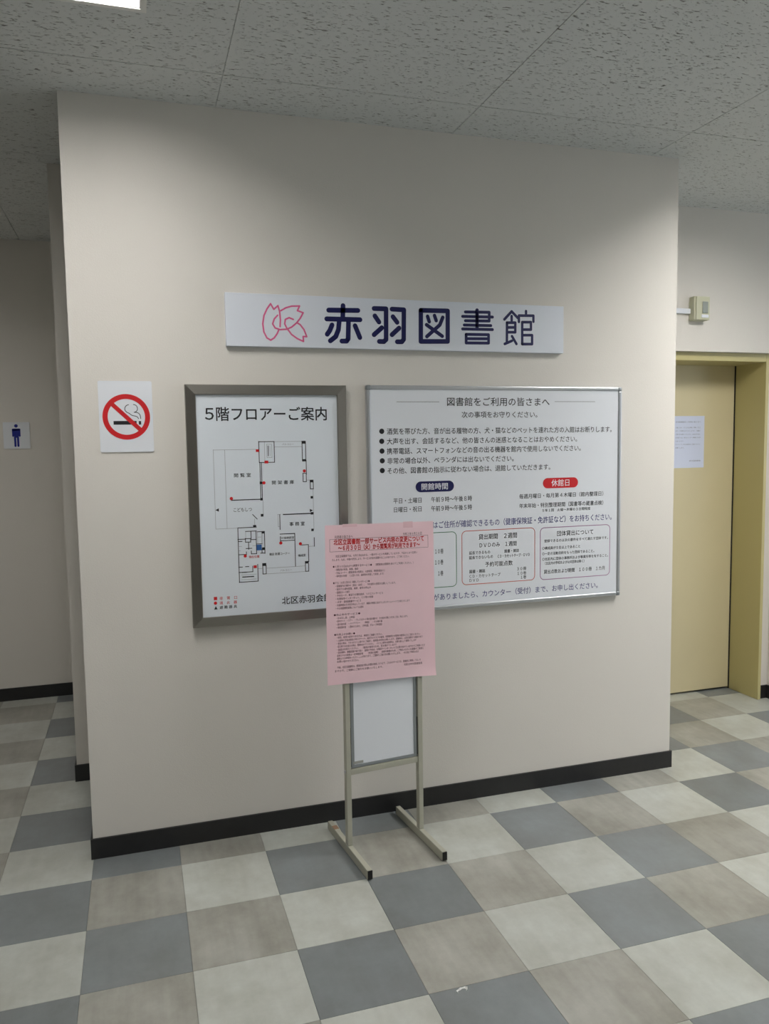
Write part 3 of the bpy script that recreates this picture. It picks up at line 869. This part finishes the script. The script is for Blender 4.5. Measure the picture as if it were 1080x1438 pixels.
for (a, b, c), mm in zip(R_PILLS, (M_NAVY, M_RED)):
    z = (a[1]+b[1])/2; bm = bmesh.new(); poly(bm, rrect(a[0], b[0], z-.0215, z+.0215, .0214), Y-2e-4)
    obj('badge', bm, mm, t)['label'] = 'navy badge' if mm is M_NAVY else 'red badge'
for (a, b, c, col), mm in zip(R_BOX, (M_GREEN, M_ORANGE, M_VIOLET)):
    xa, xb, za, zb = a[0], b[0], (b[1]+c[1])/2, a[1]
    if col == 'g': za, zb = R_BOX[1][1][1], R_BOX[1][0][1]
    o_ = rrect(xa, xb, za, zb, .020); i_ = rrect(xa+.0026, xb-.0026, za+.0026, zb-.0026, .0174)
    bm = bmesh.new()
    for k in range(len(o_)):
        n = (k+1) % len(o_); poly(bm, [o_[k], o_[n], i_[n], i_[k]], Y)
    obj('outline_box', bm, mm, t)['label'] = {'g': 'green outline', 'o': 'orange red outline', 'v': 'mauve outline'}[col]
# ---------------------------------------------------------------- no smoking sign
t = thing('no_smoking_sign', 'white no smoking sign with a red barred ring', 'sign')
bm = bmesh.new()
o_ = rrect(.087, .269, 1.4815, 1.732, .006)
vs = [bm.verts.new((p[0], WY-.004, p[1])) for p in o_]; f = bm.faces.new(vs); fix(f)
r = bmesh.ops.extrude_face_region(bm, geom=[f]); bmesh.ops.translate(bm, verts=[v for v in r['geom'] if isinstance(v, bmesh.types.BMVert)], vec=(0, .0035, 0))
bmesh.ops.recalc_face_normals(bm, faces=bm.faces)
obj('panel', bm, M_WHITE, t)
Y = WY-.0043; cx, cz, R_ = .1790, 1.6058, .0805
bm = bmesh.new()
for sm in N_SM: stroke(bm, chaikin(sm), .0024, Y, 0)
a, b, c, d = N_CIG
for p, q in ((a, b), (c, d)): poly(bm, [(p[0], q[1]), (q[0], q[1]), (q[0], p[1]), (p[0], p[1])], Y, 0)
obj('cigarette', bm, M_INK, t); bm2 = bmesh.new(); n = 64
for k in range(n):
    u, v = 2*math.pi*k/n, 2*math.pi*(k+1)/n
    poly(bm2, [(cx+R_*math.cos(u), cz+R_*math.sin(u)), (cx+R_*math.cos(v), cz+R_*math.sin(v)), (cx+R_*.785*math.cos(v), cz+R_*.785*math.sin(v)), (cx+R_*.785*math.cos(u), cz+R_*.785*math.sin(u))], Y-3e-4)
line(bm2, N_SL[0][0]+.001, N_SL[0][1], N_SL[1][0], N_SL[1][1], .0150, Y-2e-4)
obj('barred_ring', bm2, M_RED, t)
# ---------------------------------------------------------------- men's toilet sign
t = thing('toilet_sign', 'small white square sign with a blue man figure', 'sign')
BY = 3.17
obj('panel', B(-.528, -.385, BY-.006, BY-.0006, 1.501, 1.656, bev=.0015), M_WHITE, t)
bm = bmesh.new(); Y = BY-.0063; cx = -.4575
disc(bm, cx, 1.6345, .0098, Y, 20)
stroke(bm, [(cx-.0175, 1.6105), (cx-.0175, 1.576)], .0100, Y); stroke(bm, [(cx+.0175, 1.6105), (cx+.0175, 1.576)], .0100, Y)
stroke(bm, [(cx-.0170, 1.6128), (cx+.0170, 1.6128)], .0120, Y)
poly(bm, [(cx-.0125, 1.565), (cx+.0125, 1.565), (cx+.0125, 1.615), (cx-.0125, 1.615)], Y)
stroke(bm, [(cx-.0078, 1.566), (cx-.0078, 1.518)], .0115, Y); stroke(bm, [(cx+.0078, 1.566), (cx+.0078, 1.518)], .0115, Y)
obj('symbol', bm, M_BLUE, t)
# ---------------------------------------------------------------- notice stand
TH = math.radians(6.5)
t = thing('notice_stand', 'beige metal notice stand on two floor bars', 'stand', (1.0475, .805, 0), TH)
PL, PR = -.154, .137                          # centres of the two posts
for px_, off in ((PL, 0), (PR, 0)):
    f0, f1 = (-.196, .204)
    ft = obj('foot', B(px_-.0095, px_+.0095, f0+.001, f1-.001, .0035, .036, bev=.002), M_STAND, t)
    obj('end_cap', B(px_-.0088, px_+.0088, f0-.003, f0+.0008, .0045, .0352, bev=.001), M_CAP, ft)
    obj('end_cap', B(px_-.0088, px_+.0088, f1-.0008, f1+.003, .0045, .0352, bev=.001), M_CAP, ft)
    if px_ < 0: obj('scuff', B(px_-.0098, px_+.0098, f1-.075, f1-.045, .0355, .0363), M_RUST, ft)
    for yy in (f0+.02, f1-.02):
        bm = bmesh.new(); bmesh.ops.create_cone(bm, segments=14, radius1=.006, radius2=.006, depth=.0035, cap_ends=True, matrix=Matrix.Translation((px_, yy, .0018)))
        obj('glide', bm, M_TRIM, ft)
    obj('post', B(px_-.0095, px_+.0095, -.012, .012, .0362, 1.206, bev=.002), M_STAND, t)
    for zz in (.313, 1.16):
        bm = bmesh.new(); sg = -1 if px_ < 0 else 1
        bmesh.ops.create_uvsphere(bm, u_segments=14, v_segments=8, radius=.0062, matrix=Matrix.Translation((px_+sg*.0100, 0, zz)) @ Matrix.Diagonal((.55, 1, 1, 1)))
        obj('bolt', bm, M_ALU, t)
il, ir = PL+.0098, PR-.0098
obj('rail', B(il, ir, -.0085, .0085, .299, .321, bev=.0015), M_STAND, t)
obj('rail', B(il, ir, -.0085, .0085, 1.170, 1.192, bev=.0015), M_STAND, t)
bm = bmesh.new(); a, b = il+.003, ir-.003; fwd = .0125
for q in ((a, a+fwd, .323, 1.166), (b-fwd, b, .323, 1.166), (a+fwd, b-fwd, .323, .323+.011), (a+fwd, b-fwd, 1.166-.011, 1.166)):
    box(bm, q[0], q[1], -.006, .006, q[2], q[3], bev=.001)
obj('panel_frame', bm, M_ALUD, t)
obj('panel', B(a+fwd-.002, b-fwd+.002, -.0035, .0035, .332, 1.157), M_WHITE, t)
obj('tape_patch', B(a+fwd-.006, a+fwd+.034, -.0066, -.0061, .337, .347), M_TAPE, t)
for xx in (a-.0014, b+.0014): obj('gap_dark_strip', B(xx-.0011, xx+.0011, -.0070, .004, .330, .475), M_CAP, t)  # black strips darken the gap between panel frame and posts, small clip included
# ---------------------------------------------------------------- pink notice taped on the stand
t = thing('pink_notice', 'large pink printed notice taped to the front of the stand', 'notice', (1.0475, .805, 0), TH)
Q = {(0, 1): (-.2275, 1.2165), (1, 1): (.1960, 1.2100), (1, 0): (.1995, .6290), (0, 0): (-.2305, .6475)}
def sheet_pt(u, v, lift=0.0):
    x = (1-u)*(1-v)*Q[0, 0][0]+u*(1-v)*Q[1, 0][0]+(1-u)*v*Q[0, 1][0]+u*v*Q[1, 1][0]
    z = (1-u)*(1-v)*Q[0, 0][1]+u*(1-v)*Q[1, 0][1]+(1-u)*v*Q[0, 1][1]+u*v*Q[1, 1][1]
    y = -.0145 - .0022*(math.sin(u*5.1+1)*math.cos(v*4.3)+1)
    e = max(0, abs(u-.5)-.40)/.10                                   # the loose side flaps curl a little
    y -= .002*e*e*(.3+.7*(1-v)) if u > .5 else -.0*e
    y -= .007*max(0, (.08-v)/.08)**2*max(0, (u-.72)/.28)
    return (x, y-lift, z)
bm = bmesh.new(); nu, nv = 24, 32
g = [[bm.verts.new(sheet_pt(i/nu, j/nv)) for i in range(nu+1)] for j in range(nv+1)]
for j in range(nv):
    for i in range(nu):
        f = bm.faces.new((g[j][i], g[j][i+1], g[j+1][i+1], g[j+1][i])); f.smooth = True
me = me_new('sheet', bm, M_PINKP); sh = obj('sheet', me, None, t)
so = sh.modifiers.new('thickness', 'SOLIDIFY'); so.thickness = .0003; so.offset = 1
es_ = sh.modifiers.new('crisp edges', 'EDGE_SPLIT'); es_.split_angle = math.radians(40)
for (u0, u1, v0, v1) in ((.155, .285, .985, 1.004), (.71, .80, .965, 1.004)):
    bm = bmesh.new(); q = [bm.verts.new(sheet_pt(u_, v_, .0004)) for u_, v_ in ((u0, v0), (u1, v0), (u1, v1), (u0, v1))]; bm.faces.new(q)
    obj('tape', bm, M_PTAPE, t)
lines_ = [(.085, .245, .925, .012, '利用者の皆さまへ'), (.705, .885, .926, .011, '令和２年６月２６日')]
body = [  # u0, u1, v, text   (v measured from the bottom edge)
 (.09, .84, .806, '　北区立図書館では、６月２日(火)から、一部のサービスを再開していますが、下記のとおり変更い'),
 (.06, .76, .784, 'たします。なお、今後の状況により、サービス内容を変更することがあります。ご了承ください。'),
 (.065, .80, .742, '●６月３０日(火)から再開するサービス●　（閲覧席は間隔をあけてご利用ください。）'),
 (.085, .29, .722, '・閲覧席の利用、新聞、雑誌'),
 (.085, .53, .702, '・児童コーナー（閲覧席等の利用は、人数制限、時間制限あり）'),
 (.085, .52, .682, '・参考室の利用　（１回６０分、座席数を制限して実施します）'),
 (.065, .39, .640, '●すでに（６月２日から）再開しているサービス●'),
 (.085, .63, .620, '・図書館内の資料の（貸出・返却）、　予約資料の受取をお願いしています。'),
 (.085, .40, .600, '・館内での資料閲覧、検索、複写の申込み'),
 (.085, .21, .580, '・図書館カード発行'),
 (.085, .51, .560, '・予約カード、郵送での資料請求、リクエストサービス'),
 (.085, .42, .540, '・利用者用インターネット、ＣＤ等の視聴'),
 (.085, .31, .520, '・点字・録音図書サービス'),
 (.085, .76, .500, '・対面朗読は引き続き休止しています　再開の時期は決まりしだいホームページでお知らせします'),
 (.085, .33, .480, '・その他図書館業務については通常'),
 (.065, .30, .440, '●休止中のサービス●'),
 (.085, .25, .420, '・おはなし会、上映会'),
 (.085, .74, .400, '・館内ガイド　・ツアー　・ブックスタート等の読み聞かせ　その他の行事につきましては、休止します。'),
 (.085, .50, .380, '・展示室利用　・バリアフリー　　（映画）　・その他行事'),
 (.085, .50, .360, '・地域資料室　・団体のための、（予約室、グループ学習室）'),
 (.065, .25, .316, '●利用上のお願い●'),
 (.085, .50, .297, '・発熱、咳等の症状のある方は、来館をご遠慮ください。'),
 (.085, .86, .278, '・入館時の手指消毒及び咳エチケット、館内でのマスクの着用、利用者同士の間隔の確保などにご協力ください。'),
 (.085, .88, .259, '・来館の際は、できるだけ少人数でのご来館と、短時間の利用をお願いします。混雑時は、入館を制限する場合があり'),
 (.085, .82, .240, '・窓口等でのお並びの際は、間隔をあけてください。　パソコン席等の座席数は、人数を減らして運用いたします'),
 (.085, .63, .221, '・会話はお控えください。　（館内の換気のため、窓を開けています）'),
 (.085, .90, .202, '・返却資料、寄贈図書の取り扱い　図書の予約は、お電話やインターネットでも受け付けていますのでご利用くださ'),
 (.085, .89, .183, '　返却された図書は一定期間保管　　（利用の図書）　消毒作業等のため、ご予約いただいた図書のご用意に'),
 (.085, .84, .164, '　通常よりお時間をいただくことがあります。ご理解とご協力をお願いいたします。　その他ご不明な点は'),
 (.085, .28, .145, '　お問い合わせください。'),
 (.085, .86, .108, '　今後、北区立図書館は、感染症拡大防止対策を実施したうえで、これらのサービスを、段階的に再開してまいり'),
 (.065, .50, .086, 'ますので、ご理解とご協力をお願いいたします。'),
 (.70, .875, .086, '北区立中央図書館長')]
def sheet_text(bm, s, u0, u1, v, h, mi, offset=0.0):
    tb = bmesh.new(); text(tb, s, u0, u1, v, h/.585, 0, 0, offset)
    vm = {}
    for q in tb.verts: vm[q] = bm.verts.new(sheet_pt(q.co.x, q.co.z, .0006))
    for f in tb.faces:
        try: n_ = bm.faces.new([vm[q] for q in f.verts]); n_.material_index = mi
        except ValueError: pass
    tb.free()
bm = bmesh.new()
for u0, u1, v, h, s in lines_: sheet_text(bm, s, u0, u1, v, h, 0)
for u0, u1, v, s in body: sheet_text(bm, s, u0, u1, v, .0086, 0)
sheet_text(bm, '北区立図書館一部サービス内容の変更について', .075, .905, .8935, .0205, 1, .028)
sheet_text(bm, '～６月３０日（火）から閲覧席が利用できます～', .115, .865, .8560, .0195, 1, .028)
def uline(u0, v0, u1, v1, w_):
    n_ = 16
    for k in range(n_):
        a, b = k/n_, (k+1)/n_
        pu, pv, qu, qv = u0+(u1-u0)*a, v0+(v1-v0)*a, u0+(u1-u0)*b, v0+(v1-v0)*b
        du, dv = (0, w_/2/.585) if abs(u1-u0) > abs(v1-v0) else (w_/2/.427, 0)
        bm.faces.new([bm.verts.new(sheet_pt(*p, .0006)) for p in ((pu-du, pv-dv), (qu-du, qv-dv), (qu+du, qv+dv), (pu+du, pv+dv))])
for a in ((.04, .835, .945, .835), (.04, .912, .945, .912), (.04, .835, .04, .912), (.945, .835, .945, .912)): uline(*a, .0009)
obj('lettering', bm, [M_FLYINK, M_FLYRED], t)
# ---------------------------------------------------------------- scrap of paper on the floor
bm = bmesh.new(); prev = None
for k in range(9):
    a = k/8*3.6; r = .011+.004*math.sin(k); c = (r*math.cos(a), r*.8*math.sin(a)+.004*k/8)
    q = [bm.verts.new((c[0]*s_, c[1]*s_, zz)) for s_, zz in ((1, .0006), (1.32, .0045+.002*math.sin(k*1.7)))]
    if prev: bm.faces.new((prev[0], q[0], q[1], prev[1]))
    prev = q
t = obj('paper_scrap', bm, mat('white scrap', (235, 236, 232), .7), None, (1.0, -.021, .0003))
t['label'] = 'tiny curled white paper scrap lying on a dark floor tile'; t['category'] = 'scrap'
m = t.modifiers.new('thickness', 'SOLIDIFY'); m.thickness = .0004
